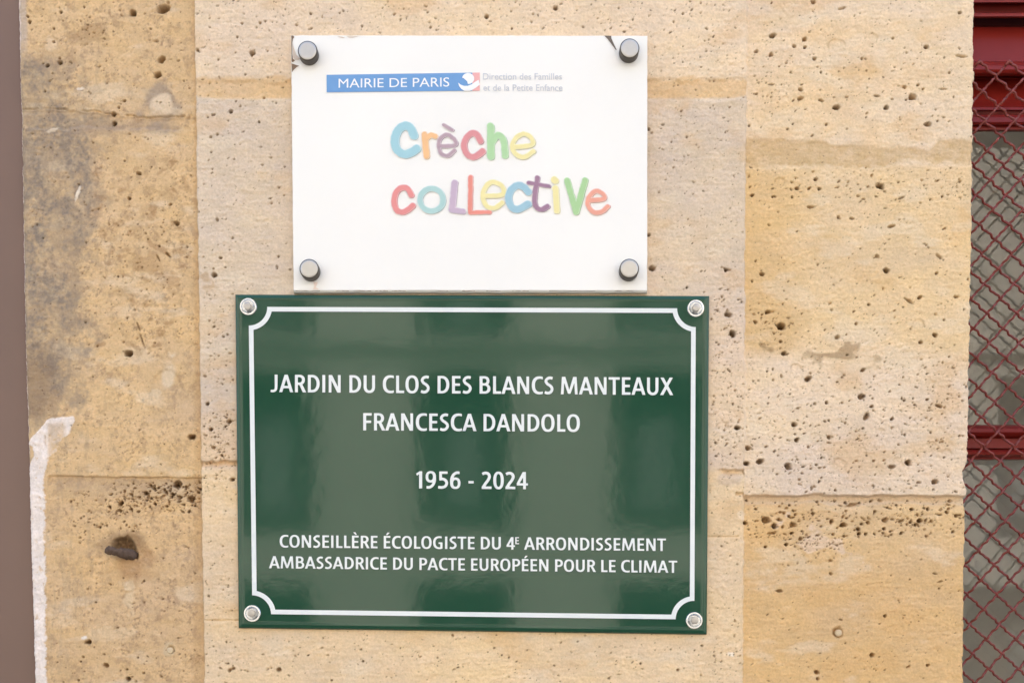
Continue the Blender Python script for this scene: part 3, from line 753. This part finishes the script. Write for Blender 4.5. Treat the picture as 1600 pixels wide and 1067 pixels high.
# width, left bearing, right bearing, [(sign, polygon)...] in order
G = {
 'A': (.80, .0, .0, [(1, [(0, 0), (.178, 0), (.475, 1), (.31, 1)]), (1, mir([(0, 0), (.178, 0), (.475, 1), (.31, 1)], .80)), (1, box(.20, .225, .60, .36))]),
 'B': (.62, .10, .05, [(1, dsh(0, .565, .46, 1, .28)), (1, dsh(0, .62, 0, .57, .29)), (-1, dsh(SW, .40, .60, .865, .27)), (-1, dsh(SW, .45, .135, .465, .28))]),
 'C': (.63, .055, .03, [(1, sup(.44, .5, .44, .515)), (-1, sup(.47, .5, .29, .375)), (-1, box(.63, -.2, 1.2, 1.2))]),
 'D': (.67, .10, .055, [(1, dsh(0, .67, 0, 1, .24)), (-1, dsh(SW, .495, .138, .862, .22))]),
 'E': (.49, .10, .055, [(1, p) for p in Ebars]),
 'È': (.49, .10, .055, [(1, p) for p in Ebars + [grave]]),
 'É': (.49, .10, .055, [(1, p) for p in Ebars + [acute]]),
 'F': (.485, .10, .03, [(1, p) for p in [box(0, 0, SW, 1), box(0, .43, .45, .57), box(0, 1 - HB, .485, 1)]]),
 'G': (.69, .055, .09, [(1, sup(.46, .5, .46, .515)), (-1, sup(.48, .5, .305, .375)), (-1, box(.635, .52, 1.2, 1.2)), (-1, box(.69, -.2, 1.2, .6)), (1, box(.53, .065, .69, .53)), (1, box(.40, .40, .69, .53))]),
 'I': (SW, .10, .10, [(1, box(0, 0, SW, 1))]),
 'J': (.40, .0, .09, [(1, rib([(.315, 1), (.315, .6), (.313, .3), (.29, .15), (.21, .08), (.10, .062), (0, .075)], .17, .13))]),
 'L': (.46, .10, .02, [(1, box(0, 0, SW, 1)), (1, box(0, 0, .46, HB))]),
 'M': (.96, .07, .07, [(1, [(0, 0), (.155, 0), (.205, 1), (.06, 1)]), (1, [(.07, 1), (.255, 1), (.55, .03), (.41, .03)]), (1, mir([(0, 0), (.155, 0), (.205, 1), (.06, 1)], .96)), (1, mir([(.07, 1), (.255, 1), (.55, .03), (.41, .03)], .96))]),
 'N': (.68, .10, .10, [(1, box(0, 0, .155, 1)), (1, box(.525, 0, .68, 1)), (1, [(0, 1), (.19, 1), (.68, 0), (.49, 0)])]),
 'O': (.75, .055, .055, [(1, sup(.375, .5, .375, .515)), (-1, sup(.375, .5, .202, .375))]),
 'P': (.58, .10, .02, [(1, box(0, 0, SW, 1)), (1, dsh(0, .58, .38, 1, .26)), (-1, dsh(SW, .41, .52, .865, .25))]),
 'R': (.64, .10, .0, [(1, box(0, 0, SW, 1)), (1, dsh(0, .57, .42, 1, .26)), (-1, dsh(SW, .40, .555, .865, .25)), (1, [(.22, .5), (.40, .5), (.645, 0), (.45, 0)])]),
 'S': (.53, .05, .05, [(1, rib([(.475, .905), (.34, .935), (.185, .885), (.095, .745), (.17, .60), (.33, .49), (.43, .375), (.44, .235), (.345, .105), (.19, .065), (.03, .11)], .158))]),
 'T': (.64, .02, .02, [(1, box(0, 1 - HB, .64, 1)), (1, box(.236, 0, .404, 1))]),
 'U': (.65, .09, .09, [(1, ush(0, .65, -.015, .34, 1)), (-1, ush(SW, .65 - SW, .135, .34, 1.1))]),
 'X': (.76, .0, .0, [(1, [(0, 0), (.19, 0), (.735, 1), (.55, 1)]), (1, mir([(0, 0), (.19, 0), (.735, 1), (.55, 1)], .76))]),
 '1': (.34, .04, .14, [(1, box(.17, 0, .34, 1)), (1, [(.19, 1), (.28, .93), (.06, .74), (0, .855)])]),
 '9': (.58, .05, .05, [(1, sup(.285, .68, .285, .335)), (-1, sup(.275, .685, .128, .20)), (1, rib([(.497, .66), (.485, .42), (.39, .20), (.23, .078), (.05, .07)], .155))]),
 '6': (.58, .05, .05, [(1, rot(sup(.285, .68, .285, .335), .58)), (-1, rot(sup(.275, .685, .128, .20), .58)), (1, rot(rib([(.497, .66), (.485, .42), (.39, .20), (.23, .078), (.05, .07)], .155), .58))]),
 '5': (.55, .06, .05, [(1, box(.06, .86, .52, 1)), (1, box(.06, .50, .21, 1)), (1, rib([(.07, .545), (.25, .56), (.41, .48), (.47, .32), (.40, .15), (.22, .068), (.0, .085)], .158))]),
 '2': (.54, .05, .05, [(1, rib([(.03, .865), (.19, .928), (.36, .88), (.425, .72), (.36, .53), (.22, .33), (.08, .10)], .16)), (1, box(0, 0, .54, .143)), (1, [(0, 0), (.2, 0), (.22, .16), (0, .12)])]),
 '0': (.58, .045, .045, [(1, sup(.29, .5, .29, .515)), (-1, sup(.29, .5, .125, .375))]),
 '4': (.62, .03, .03, [(1, box(.35, 0, .505, 1)), (1, box(0, .215, .62, .345)), (1, [(0, .23), (0, .345), (.33, 1), (.505, 1), (.505, .97), (.15, .33)])]),
 '-': (.29, .09, .09, [(1, box(0, .315, .29, .455))]),
}
_gc = {}
def glyph(ch):
    if ch not in _gc:
        w, lb, rb, ops = G[ch]
        h = 1.32 if ch in 'ÈÉ' else 1.04
        st = 0.0265
        xs, ys = np.arange(-0.05, w + 0.08, st), np.arange(-0.05, h, st)
        px, py = np.meshgrid(xs, ys)
        f = np.full(px.shape, 9.0)
        for s_, poly in ops:
            d = poly_sd(px, py, poly)
            f = np.minimum(f, d) if s_ > 0 else np.maximum(f, -d)
        f[np.abs(f) < 1e-6] = 1e-6
        _gc[ch] = contour(f, xs, ys)
    return _gc[ch]


def inscription(text, uL, vL, uR, vR, capL, y, m, parent, name="inscription", label=None):
    """a flat line of letters; (uL, vL) .. (uR, vR) is its baseline, capL its capital height in photo px"""
    x, placed = 0.0, []
    i = 0
    while i < len(text):
        ch = text[i]
        if ch == ' ': x += .30 if text[i - 1] not in '-' else .30
        elif ch == '^':                                              # superscript
            i += 1; w, lb, rb, _ = G[text[i]]
            placed.append((text[i], x - .01, .44, .56)); x += w * .56 + .06
        else:
            w, lb, rb, _ = G[ch]
            x += lb; placed.append((ch, x, 0, 1)); x += w + rb
        i += 1
    x0 = placed[0][1]
    last = placed[-1]; x1 = last[1] + G[last[0]][0] * last[3]
    k = (uR - uL) / (x1 - x0)
    mb_ = MB()
    sl_ = (vR - vL) / (uR - uL)
    for ch, gx, gy, sc in placed:
        vs, fs = glyph(ch)
        pts = []
        for a, b in vs:
            u = uL + (gx + a * sc - x0) * k
            pts.append(P(u, vL + (u - uL) * sl_ - (gy + b * sc) * capL, y))
        mb_.add(pts, fs)
    o = mb_.build(name, m, parent)
    if label: o['label'] = label
    return o


# ------------------------------------------------------------------ green enamel plaque
m_green = mat("green_enamel", lin(34, 74, 54, 1.0), 0.075, ior=1.47, noise=0.04, nscale=30)
nt = m_green.node_tree
b = nt.nodes['Principled BSDF']
tc = nt.nodes.new('ShaderNodeTexCoord'); n2 = nt.nodes.new('ShaderNodeTexNoise'); n2.inputs['Scale'].default_value = 110; n2.inputs['Detail'].default_value = 4
bp = nt.nodes.new('ShaderNodeBump'); bp.inputs['Strength'].default_value = 0.2; bp.inputs['Distance'].default_value = 0.0002
nt.links.new(tc.outputs['Object'], n2.inputs['Vector']); nt.links.new(n2.outputs['Fac'], bp.inputs['Height']); nt.links.new(bp.outputs[0], b.inputs['Normal'])
m_white_en = mat("white_enamel", lin(236, 240, 236, 0.92), 0.18, noise=0.02)
YG = -0.011
plaque = empty("enamel_plaque", P(738, 985, YG), "dark green enamel plaque with white inscription screwed below the white sign", "plaque")
def quad_uv(q, s_, t_):
    (a, b_, c_, d_) = q                                             # TL TR BR BL
    return tuple((a[i] * (1 - s_) + b_[i] * s_) * (1 - t_) + (d_[i] * (1 - s_) + c_[i] * s_) * t_ for i in (0, 1))
PQ = [(366.0, 458.4), (1109.6, 460.6), (1105.8, 991.6), (371.2, 981.4)]
def plaque_plate():
    nx, ny = 300, 212
    ss = np.unique(np.concatenate([np.linspace(0, .018, 12), np.linspace(.018, .982, nx), np.linspace(.982, 1, 12)]))
    tt = np.unique(np.concatenate([np.linspace(0, .026, 12), np.linspace(.026, .974, ny), np.linspace(.974, 1, 12)]))
    Sg, Tg = np.meshgrid(ss, tt)
    uu, vv = quad_uv([np.array(p) for p in PQ], Sg[..., None], Tg[..., None]) if False else (None, None)
    a, b_, c_, d_ = PQ
    uu = (a[0] * (1 - Sg) + b_[0] * Sg) * (1 - Tg) + (d_[0] * (1 - Sg) + c_[0] * Sg) * Tg
    vv = (a[1] * (1 - Sg) + b_[1] * Sg) * (1 - Tg) + (d_[1] * (1 - Sg) + c_[1] * Sg) * Tg
    Xn, Yn = (uu - 800) / FPX, (VP - vv) / FPX
    t = (D + YG) / (CT + Yn * ST)
    X, Z = t * Xn, ZC + t * (Yn * CT - ST)
    de = np.minimum(np.minimum(Sg, 1 - Sg) * 0.592, np.minimum(Tg, 1 - Tg) * 0.42)          # metres from the rim
    e = np.clip(de / 0.0030, 0, 1)
    y = YG + 0.0065 * (1 - np.sqrt(np.clip(1 - (1 - e) ** 2, 0, 1)))                         # rolled rim
    y += -0.0007 * np.exp(-((de - 0.0060) / 0.0014) ** 2)                                    # faint ridge inside the rim
    y += 0.000055 * fbm(uu / 110, vv / 110, 400, 2) + 0.000020 * fbm(uu / 26, vv / 40, 410, 3, 0.55)
    y -= 0.0012 * np.sin(np.pi * Sg) * np.sin(np.pi * Tg) * 0.25
    co = np.stack([X, y, Z], -1).reshape(-1, 3)
    nr, nc = X.shape
    idx = np.arange(nr * nc).reshape(nr, nc)
    q = np.stack([idx[1:, :-1], idx[1:, 1:], idx[:-1, 1:], idx[:-1, :-1]], -1).reshape(-1, 4).tolist()
    # turned-back rim
    rim = list(idx[0, :]) + list(idx[1:, -1]) + list(idx[-1, -2::-1]) + list(idx[-2:0:-1, 0])
    n0 = len(co)
    back = co[rim].copy(); back[:, 1] = -0.0005
    co = np.concatenate([co, back])
    k = len(rim)
    q += [(int(rim[i]), int(rim[(i + 1) % k]), n0 + (i + 1) % k, n0 + i) for i in range(k)]
    return obj("plate", co, q, m_green, plaque, smooth=True)
plaque_plate()

YL = YG - 0.0009
def border():
    q = [(388.4, 479.4), (1087.2, 481.8), (1084.9, 967.3), (394.3, 958.6)]
    n = 14
    out_, in_ = [], []
    R0, R1, wd = 29.2, 36.6, 7.2
    def unit(a, b_):
        l = math.hypot(b_[0] - a[0], b_[1] - a[1]); return ((b_[0] - a[0]) / l, (b_[1] - a[1]) / l)
    for k in range(4):
        c_, prv, nxt = q[k], q[k - 1], q[(k + 1) % 4]
        e0, e1 = unit(c_, prv), unit(c_, nxt)                       # along both sides, away from the corner
        a1 = math.asin(wd / R1)
        for i in range(n + 1):
            f = i / n
            g_ = f * math.pi / 2
            out_.append((c_[0] + R0 * (math.cos(g_) * e0[0] + math.sin(g_) * e1[0]), c_[1] + R0 * (math.cos(g_) * e0[1] + math.sin(g_) * e1[1])))
            g_ = a1 + f * (math.pi / 2 - 2 * a1)
            in_.append((c_[0] + R1 * (math.cos(g_) * e0[0] + math.sin(g_) * e1[0]), c_[1] + R1 * (math.cos(g_) * e0[1] + math.sin(g_) * e1[1])))
    m_ = len(out_)
    vs = [P(u, v, YL) for u, v in out_] + [P(u, v, YL) for u, v in in_]
    fs = [((i + 1) % m_, i, m_ + i, m_ + (i + 1) % m_) for i in range(m_)]
    obj("border_line", vs, fs, m_white_en, plaque)
border()
inscription("JARDIN DU CLOS DES BLANCS MANTEAUX", 422.8, 612.4, 1052, 617.2, 27.3, YL, m_white_en, plaque)
inscription("FRANCESCA DANDOLO", 567.5, 672.2, 906, 674.4, 27.0, YL, m_white_en, plaque)
inscription("1956 - 2024", 650, 762.7, 825, 764, 26.8, YL, m_white_en, plaque)
inscription("CONSEILLÈRE ÉCOLOGISTE DU 4^E ARRONDISSEMENT", 437, 854.7, 1040.5, 860.4, 19.4, YL, m_white_en, plaque)
inscription("AMBASSADRICE DU PACTE EUROPÉEN POUR LE CLIMAT", 420.3, 887.2, 1058.2, 894.5, 18.9, YL, m_white_en, plaque)

m_zinc = mat("zinc_plated_steel", (0.60, 0.63, 0.66), 0.22, metal=1.0, noise=0.06, nscale=300, bump=0.15, bscale=500, bdist=0.0003)
m_head = mat("bolt_head_steel", (0.40, 0.39, 0.38), 0.36, metal=1.0, noise=0.2, nscale=400)
def bolt(u, v, ang, tilt):
    c_ = P(u, v, YG - 0.0002)
    w = MB(); w.lathe(c_, [(0.0106, 0.0), (0.0106, -0.0008), (0.0100, -0.0016), (0.0082, -0.0018), (0.0074, -0.0012), (0.0060, -0.0009)], 44)
    h = MB()
    n, prof = 6, [(0.0052, -0.0014), (0.0052, -0.0050), (0.0045, -0.0062), (0.0020, -0.0066)]
    vs = []
    for r, y in prof:
        for i in range(n * 4):
            a = 2 * math.pi * i / (n * 4) + ang
            rr = r * (1 if y < -0.0055 else math.cos(math.pi / n) / math.cos(((a - ang) % (2 * math.pi / n)) - math.pi / n))
            vs.append((c_[0] + rr * math.cos(a) + tilt * y, c_[1] + y, c_[2] + rr * math.sin(a)))
    k = n * 4
    fs = [(j * k + i, j * k + (i + 1) % k, (j + 1) * k + (i + 1) % k, (j + 1) * k + i) for j in range(len(prof) - 1) for i in range(k)] + [tuple((len(prof) - 1) * k + i for i in range(k))]
    h.add(vs, fs)
    bo = h.build("bolt", m_head, plaque, origin=c_)
    w.build("washer", m_zinc, bo, smooth=False, origin=c_)
for a in ((388, 479.4, .2, 0), (1087, 482, .9, 0), (394.2, 957.9, .5, 0), (1084.7, 968.8, .1, 0)): bolt(*a)

# ------------------------------------------------------------------ white acrylic sign on standoffs
m_acryl = mat("white_acrylic", lin(250, 247, 239, 0.93), 0.22, noise=0.035, nscale=7)
m_edge = mat("acrylic_edge", lin(235, 224, 206, 0.95), 0.35, noise=0.08, nscale=80)
YW, YB = -0.015, -0.0050
sign = empty("acrylic_sign", P(735, 456, YW), "white acrylic nursery sign with faded coloured lettering on four round standoffs", "sign")
def acrylic():
    WQ = [(455, 56), (1011.5, 56.6), (1011.2, 457.4), (458.6, 457.2)]
    nseg = 60
    ring = []
    rg = np.random.default_rng(3)
    for k in range(4):
        a, b_ = WQ[k], WQ[(k + 1) % 4]
        for i in range(nseg):
            f = i / nseg
            j = 0.0 if i == 0 else rg.normal(0, 0.16)
            nx_, ny_ = (0, 1) if k % 2 == 0 else (1, 0)
            ring.append((a[0] + (b_[0] - a[0]) * f + nx_ * j, a[1] + (b_[1] - a[1]) * f + ny_ * j))
    n = len(ring)
    f0 = [P(u, v, YW + (0.0030 if v > 400 else 0.0004)) for u, v in ring]
    f1 = [P(u + (735 - u) * 0.0012, v + (255 - v) * (0.020 if v > 454 else 0.0025), YW) for u, v in ring]
    bk = [(x, YB, z) for x, _, z in f0]
    vs = f1 + f0 + bk
    fs = [tuple(range(n))[::-1]] + [(i, (i + 1) % n, n + (i + 1) % n, n + i) for i in range(n)]
    pl = obj("plate", f1 + f0, fs, m_acryl, sign)
    obj("plate_edge", f0 + bk, [(i, (i + 1) % n, n + (i + 1) % n, n + i) for i in range(n)] + [tuple(n + i for i in range(n))], m_edge, sign)
acrylic()
YP = YW - 0.0006
def flat(name, poly, col, m=None, y=YP, parent=None, lab=None):
    m = m or mat(name + "_print", col, 0.3)
    vs = [P(u, v, y) for u, v in poly]
    o = obj(name, vs, [tuple(range(len(vs)))], m, parent or sign)
    if lab: o['label'] = lab
    return o
# town hall banner: blue bar, white ship swirl, red end
m_blue = mat("banner_blue", lin(106, 158, 210, 0.95), 0.3, noise=0.04, nscale=60)
m_pw = mat("print_white", lin(248, 248, 246, 0.95), 0.3)
m_pred = mat("banner_red", lin(240, 176, 172, 0.98), 0.3)
ban = flat("banner", [(510.2, 117.4), (749.5, 113.8), (749.5, 142.2), (510.4, 144.6)][:0] or [(510.2, 117.4), (738, 114.0), (738, 142.2), (510.4, 144.6)], None, m_blue, YP, sign, "faded blue name banner")
flat("emblem", [(739.4, 114.0), (749.6, 113.9), (749.6, 142.2), (739.4, 142.3)][:0] or [(738.2, 114.0), (749.6, 113.9), (749.6, 142.2), (738.2, 142.3)], None, m_pred, YP, ban)
def swirl():
    disc = [(731.5 + 8.8 * math.cos(a) * 1.08, 123.2 + 8.6 * math.sin(a)) for a in np.linspace(0, 2 * math.pi, 40)[:-1]]
    hull = [(715.8, 129.2), (719.5, 132.6), (725, 134.6), (731, 134.6), (737, 132.2), (742, 128.6), (748, 125.0)]
    low = [(749.6, 133.0), (744, 137.2), (738, 141.0), (733, 142.5), (726, 142.5), (721, 139.6), (717.4, 135.0)]
    leaf = [(719.0, 121.5), (724.5, 122.6), (729.8, 127.4), (731.6, 133.6), (725.4, 133.2), (720.6, 129.0)]
    sail = [(733, 114.2), (741, 114.0), (740.5, 121), (738, 128), (734, 132.0), (732, 124)]
    xs, ys = np.arange(708, 753, .55), np.arange(111, 146, .55)
    px, py = np.meshgrid(xs, ys)
    f = np.minimum(poly_sd(px, py, disc), poly_sd(px, py, hull + low))
    f = np.maximum(f, -poly_sd(px, py, leaf))
    f = np.maximum(f, poly_sd(px, py, [(510, 117.3), (749.4, 114.1), (749.4, 142.1), (510, 144.5)]))
    f[np.abs(f) < 1e-6] = 1e-6
    vs, fs = contour(f, xs, ys)
    obj("emblem", [P(u, v, YP - 0.0003) for u, v in vs], fs, m_pw, ban)
swirl()
def font_line(text, uL, uR, vbL, vbR, cap, m, name, parent, y, off=0.0):
    cu = bpy.data.curves.new("lettering", 'FONT'); cu.body = text; cu.size = 1.0; cu.offset = off; cu.resolution_u = 6
    o = bpy.data.objects.new("lettering", cu); COL.objects.link(o)
    dg = bpy.context.evaluated_depsgraph_get()
    me = bpy.data.meshes.new_from_object(o.evaluated_get(dg))
    vs = np.array([tuple(v.co) for v in me.vertices]); fs = [tuple(p.vertices) for p in me.polygons]
    bpy.data.objects.remove(o); bpy.data.curves.remove(cu); bpy.data.meshes.remove(me)
    x0, x1 = vs[:, 0].min(), vs[:, 0].max()
    caph = 0.69
    k = (uR - uL) / (x1 - x0)
    pts = []
    for x, yy, _ in vs:
        u = uL + (x - x0) * k
        pts.append(P(u, vbL + (vbR - vbL) * (x - x0) / (x1 - x0) - yy / caph * cap, y))
    return obj(name, pts, fs, m, parent)
font_line("MAIRIE DE PARIS", 529, 702, 137.6, 135.6, 14.2, m_pw, "lettering", ban, YP - 0.0003, 0.0)
m_grey = mat("print_grey", lin(205, 207, 212, 0.95), 0.3)
font_line("Direction des Familles", 754.6, 878, 124.6, 124.6, 9.8, m_grey, "caption", sign, YP, 0.004)
font_line("et de la Petite Enfance", 755.2, 879, 142.2, 142.2, 9.8, m_grey, "caption", sign, YP, 0.004)

# the coloured letters, each its own part, on a slightly larger grey printed edge
def strokes_mesh(strokes, grow=0.0, st=0.6):
    allp = np.concatenate([np.array(s_[0], float) for s_ in strokes])
    wmx = max(s_[1] for s_ in strokes)
    xs = np.arange(allp[:, 0].min() - wmx, allp[:, 0].max() + wmx, st)
    ys = np.arange(allp[:, 1].min() - wmx, allp[:, 1].max() + wmx, st)
    px, py = np.meshgrid(xs, ys)
    f = np.full(px.shape, 99.0)
    for pts, w in strokes:
        c_ = catmull(pts) if len(pts) > 2 else [np.array(p, float) for p in pts]
        for a, b_ in zip(c_[:-1], c_[1:]):
            e = b_ - a; l2 = e @ e
            if l2 < 1e-9: continue
            t = np.clip(((px - a[0]) * e[0] + (py - a[1]) * e[1]) / l2, 0, 1)
            f = np.minimum(f, np.hypot(px - a[0] - t * e[0], py - a[1] - t * e[1]) - w / 2 - grow)
    f = f + 0.35 * fbm(px / 5.0, py / 5.0, 77, 2)                    # hand-shaped outline
    f[np.abs(f) < 1e-6] = 1e-6
    return contour(f, xs, ys)
def ringpts(cx, cy, rx, ry, n=16, a0=0): return [(cx + rx * math.cos(a0 + 2 * math.pi * i / n), cy + ry * math.sin(a0 + 2 * math.pi * i / n)) for i in range(n + 1)]
def scl(strokes, ox, oy, s_): return [([(ox + x / s_, oy + y / s_) for x, y in pts], w / s_) for pts, w in strokes]
A_ = (600, 180, 6.4)
B_ = (600, 260, 4.444)
LET = [
 (A_, (150, 200, 208), [([(300, 205), (262, 130), (205, 108), (140, 155), (108, 255), (132, 345), (200, 392), (270, 372), (325, 338)], 70)]),
 (A_, (246, 186, 122), [([(405, 195), (425, 410)], 52), ([(425, 235), (465, 200), (510, 212)], 44)]),
 (A_, (176, 146, 154), [([(552, 312), (708, 302), (704, 245), (630, 194), (562, 238), (546, 310), (574, 385), (635, 406), (702, 356)], 32), ([(597, 100), (685, 150)], 28)]),
 (A_, (218, 130, 132), [([(965, 262), (930, 195), (880, 182), (825, 225), (800, 305), (830, 390), (890, 420), (950, 392), (985, 362)], 52)]),
 (A_, (166, 210, 148), [([(1065, 115), (1068, 415)], 62), ([(1075, 275), (1130, 205), (1190, 240), (1212, 405)], 54)]),
 (A_, (240, 226, 150), [([(1290, 322), (1470, 300), (1475, 235), (1400, 188), (1320, 228), (1282, 312), (1320, 392), (1400, 420), (1492, 362)], 38)]),
 (B_, (228, 128, 124), [([(190, 200), (162, 155), (120, 150), (85, 180), (70, 240), (85, 300), (125, 318), (165, 302), (198, 272)], 34)]),
 (B_, (164, 204, 198), [(ringpts(330, 232, 80, 78), 32)]),
 (B_, (192, 166, 186), [([(490, 115), (472, 300)], 38), ([(470, 302), (548, 314)], 34)]),
 (B_, (232, 128, 110), [([(600, 75), (598, 320)], 27), ([(598, 320), (733, 318)], 24)]),
 (B_, (240, 226, 150), [([(690, 208), (820, 196), (818, 138), (750, 108), (700, 150), (685, 212), (712, 275), (765, 290), (820, 252)], 28)]),
 (B_, (146, 190, 204), [([(1000, 178), (975, 148), (930, 132), (882, 165), (864, 220), (885, 280), (930, 298), (1000, 262)], 42)]),
 (B_, (148, 104, 130), [([(1065, 80), (1047, 200), (1052, 275), (1090, 300), (1135, 278)], 29), ([(1003, 115), (1143, 138)], 23)]),
 (B_, (240, 226, 150), [([(1182, 92), (1188, 98)], 42), ([(1190, 152), (1200, 308)], 36)]),
 (B_, (160, 204, 136), [([(1270, 98), (1334, 318)], 36), ([(1334, 318), (1396, 98)], 36)]),
 (B_, (236, 152, 126), [([(1420, 238), (1522, 226), (1520, 192), (1470, 172), (1422, 215), (1416, 270), (1455, 318), (1510, 314), (1553, 278)], 27)]),
]
for k, (t3, rgb, st) in enumerate(LET):
    st = [(p_, w_ * (1.16 if t3 is A_ else 1.12)) for p_, w_ in scl(st, *t3)]
    rgb = tuple(x + (252 - x) * 0.12 for x in rgb)
    vs, fs = strokes_mesh(st, -0.55)
    lm = mat("letter_print", lin(*rgb, 0.97), 0.35, noise=0.05, nscale=150)
    yy = YP - 0.0003 - 0.000012 * k
    lo = obj("letter", [P(u, v, yy) for u, v in vs], fs, lm, sign)
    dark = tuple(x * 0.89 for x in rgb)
    hv, hf = strokes_mesh(st, 0.55)
    obj("printed_edge", [P(u, v, YP - 0.00019 - 0.000005 * k) for u, v in hv], hf, mat("letter_edge_print", lin(*[x + (250 - x) * 0.42 for x in rgb], 0.97), 0.35), lo)
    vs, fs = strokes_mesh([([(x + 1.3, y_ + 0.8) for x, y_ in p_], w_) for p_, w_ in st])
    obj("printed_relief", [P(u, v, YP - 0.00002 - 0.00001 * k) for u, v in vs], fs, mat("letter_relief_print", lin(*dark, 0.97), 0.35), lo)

# flaked corners and edges where the white backing has gone
m_flake = mat("flaked_backing", lin(128, 104, 80, 1.0), 0.6, noise=0.3, nscale=200)
m_flake2 = mat("flaked_backing_pale", lin(214, 196, 176, 1.0), 0.6, noise=0.15, nscale=200)
flat("flaked_patch", [(455.5, 99.5), (459, 100.6), (464, 102.4), (467.5, 103.2), (463, 105.6), (459, 109.4), (456.2, 113.5)], None, m_flake)
flat("flaked_patch", [(455.2, 56.2), (458.2, 56.2), (460, 58.6), (457.6, 61.5), (456.6, 68), (456.6, 84), (457.5, 92), (461, 95), (457, 98), (455.6, 96)], None, m_flake)
flat("flaked_patch", [(457.2, 68), (459.5, 76), (463, 86), (469, 92), (466, 94), (461, 94), (457.8, 90)], None, m_flake2)
flat("flaked_patch", [(944.3, 56.3), (955, 56.4), (955.2, 60), (958.2, 67), (963.6, 78.6), (962.4, 78.8), (955.5, 69.5), (949.5, 61.5)], None, mat("flaked_backing_grey", lin(112, 98, 86), 0.6, noise=0.3, nscale=200))
flat("flaked_patch", [(527, 57.2), (534, 57.6), (539, 59.4), (536, 60.2), (530, 58.8)], None, m_flake2)
flat("flaked_patch", [(541, 57.0), (553, 57.2), (562, 56.8), (551, 59.4), (545, 59.2)], None, m_flake2)
for (u0, u1, h) in ((462, 500, .7), (524, 545, .9), (552, 580, 1.2), (586, 606, 1.1), (612, 634, 1.4), (680, 700, .8), (722, 742, 1.3), (760, 782, .9), (800, 826, 1.0), (858, 930, .6), (960, 990, .8)):
    r_ = np.random.default_rng(int(u0))
    us = np.linspace(u0, u1, 8)
    vs = [(u, 452.9 - h * r_.random()) for u in us] + [(u, 453.0 + 0.0) for u in us[::-1]]
    flat("flaked_patch", [(u, v + 1.9) for u, v in vs], None, m_flake)
flat("stain", [(489.5, 440.5), (496.6, 441.2), (493.6, 449), (499, 452.2), (489, 452.2), (491, 447)], None, mat("adhesive_stain", lin(232, 214, 198), 0.5))

m_alu = mat("brushed_aluminium", (0.46, 0.45, 0.43), 0.38, metal=1.0, noise=0.08, nscale=120, bump=0.2, bscale=400, bdist=0.0003)
m_side = mat("shaded_side_aluminium", (0.085, 0.07, 0.055), 0.5, metal=0.3, noise=0.25, nscale=90)  # sides coloured dark to stand for the shade under the caps
for u, v in ((483.2, 87.3), (982.3, 83.6), (485.7, 424.7), (981.8, 424.4)):
    c_ = P(u, v, YW - 0.0005)
    h = MB(); h.lathe(c_, [(0.0118, 0.0), (0.0118, -0.0108), (0.0113, -0.0116), (0.0106, -0.0118)], 48)
    so = h.build("standoff", m_side, sign, smooth=False, origin=c_)
    h = MB(); h.lathe(c_, [(0.01065, -0.0116), (0.01045, -0.01195), (0.0098, -0.0122), (0.0092, -0.0124)], 48)
    h.build("cap", m_alu, so, origin=c_)

# ------------------------------------------------------------------ small things in the wall
m_iron = mat("rusted_iron", (0.12, 0.082, 0.06), 0.9, spec=0.15, noise=0.4, nscale=300, bump=0.8, bscale=350, bdist=0.001)
pg = MB()
pts, rad = [], []
for f in np.linspace(0, 1, 26):
    u, v = 211 - 44 * f, 868 - 9.5 * f
    y = 0.006 - 0.020 * math.sin(f * math.pi * 0.55)
    pts.append(P(u, v, y)); rad.append(0.0064 - 0.0018 * f + (0.0006 * math.sin(7 * f)))
pts.append(P(165.5, 857.5, -0.0135)); rad.append(0.0020)
pg.tube(pts, rad, 18)
_r = np.random.default_rng(8)
_v = np.array(pg.v)
_n = fbm(_v[:, 0] * 420, _v[:, 2] * 420 + _v[:, 1] * 300, 700, 3)
_c = np.repeat(np.array([tuple(p) for p in pts]), 18, 0)
pg.v = [tuple(p) for p in (_c + (_v - _c) * (1 + 0.24 * _n + 0.06 * _r.normal(size=len(_v)))[:, None])]
tag(pg.build("iron_peg", m_iron, None, smooth=True), "broken rusty iron peg sticking out of the lower left stone", "iron peg")
m_plug = mat("mortar_plug", lin(220, 196, 158, 0.92), 0.9, noise=0.12, nscale=200, bump=0.4, bscale=500, bdist=0.0006)
def plug(u, v, r, label):
    c_ = P(u, v, 0.003)
    h = MB(); h.lathe(c_, [(r, 0.003), (r, -0.0022), (r * .86, -0.0034), (r * .5, -0.0040)], 24)
    tag(h.build("wall_plug", m_plug, None, smooth=True), label, "wall plug")
plug(1309.5, 988.5, 0.0045, "small round mortar plug in the lower right stone")
plug(266.5, 1016, 0.0042, "small pale mortar plug in the stone below the iron peg")
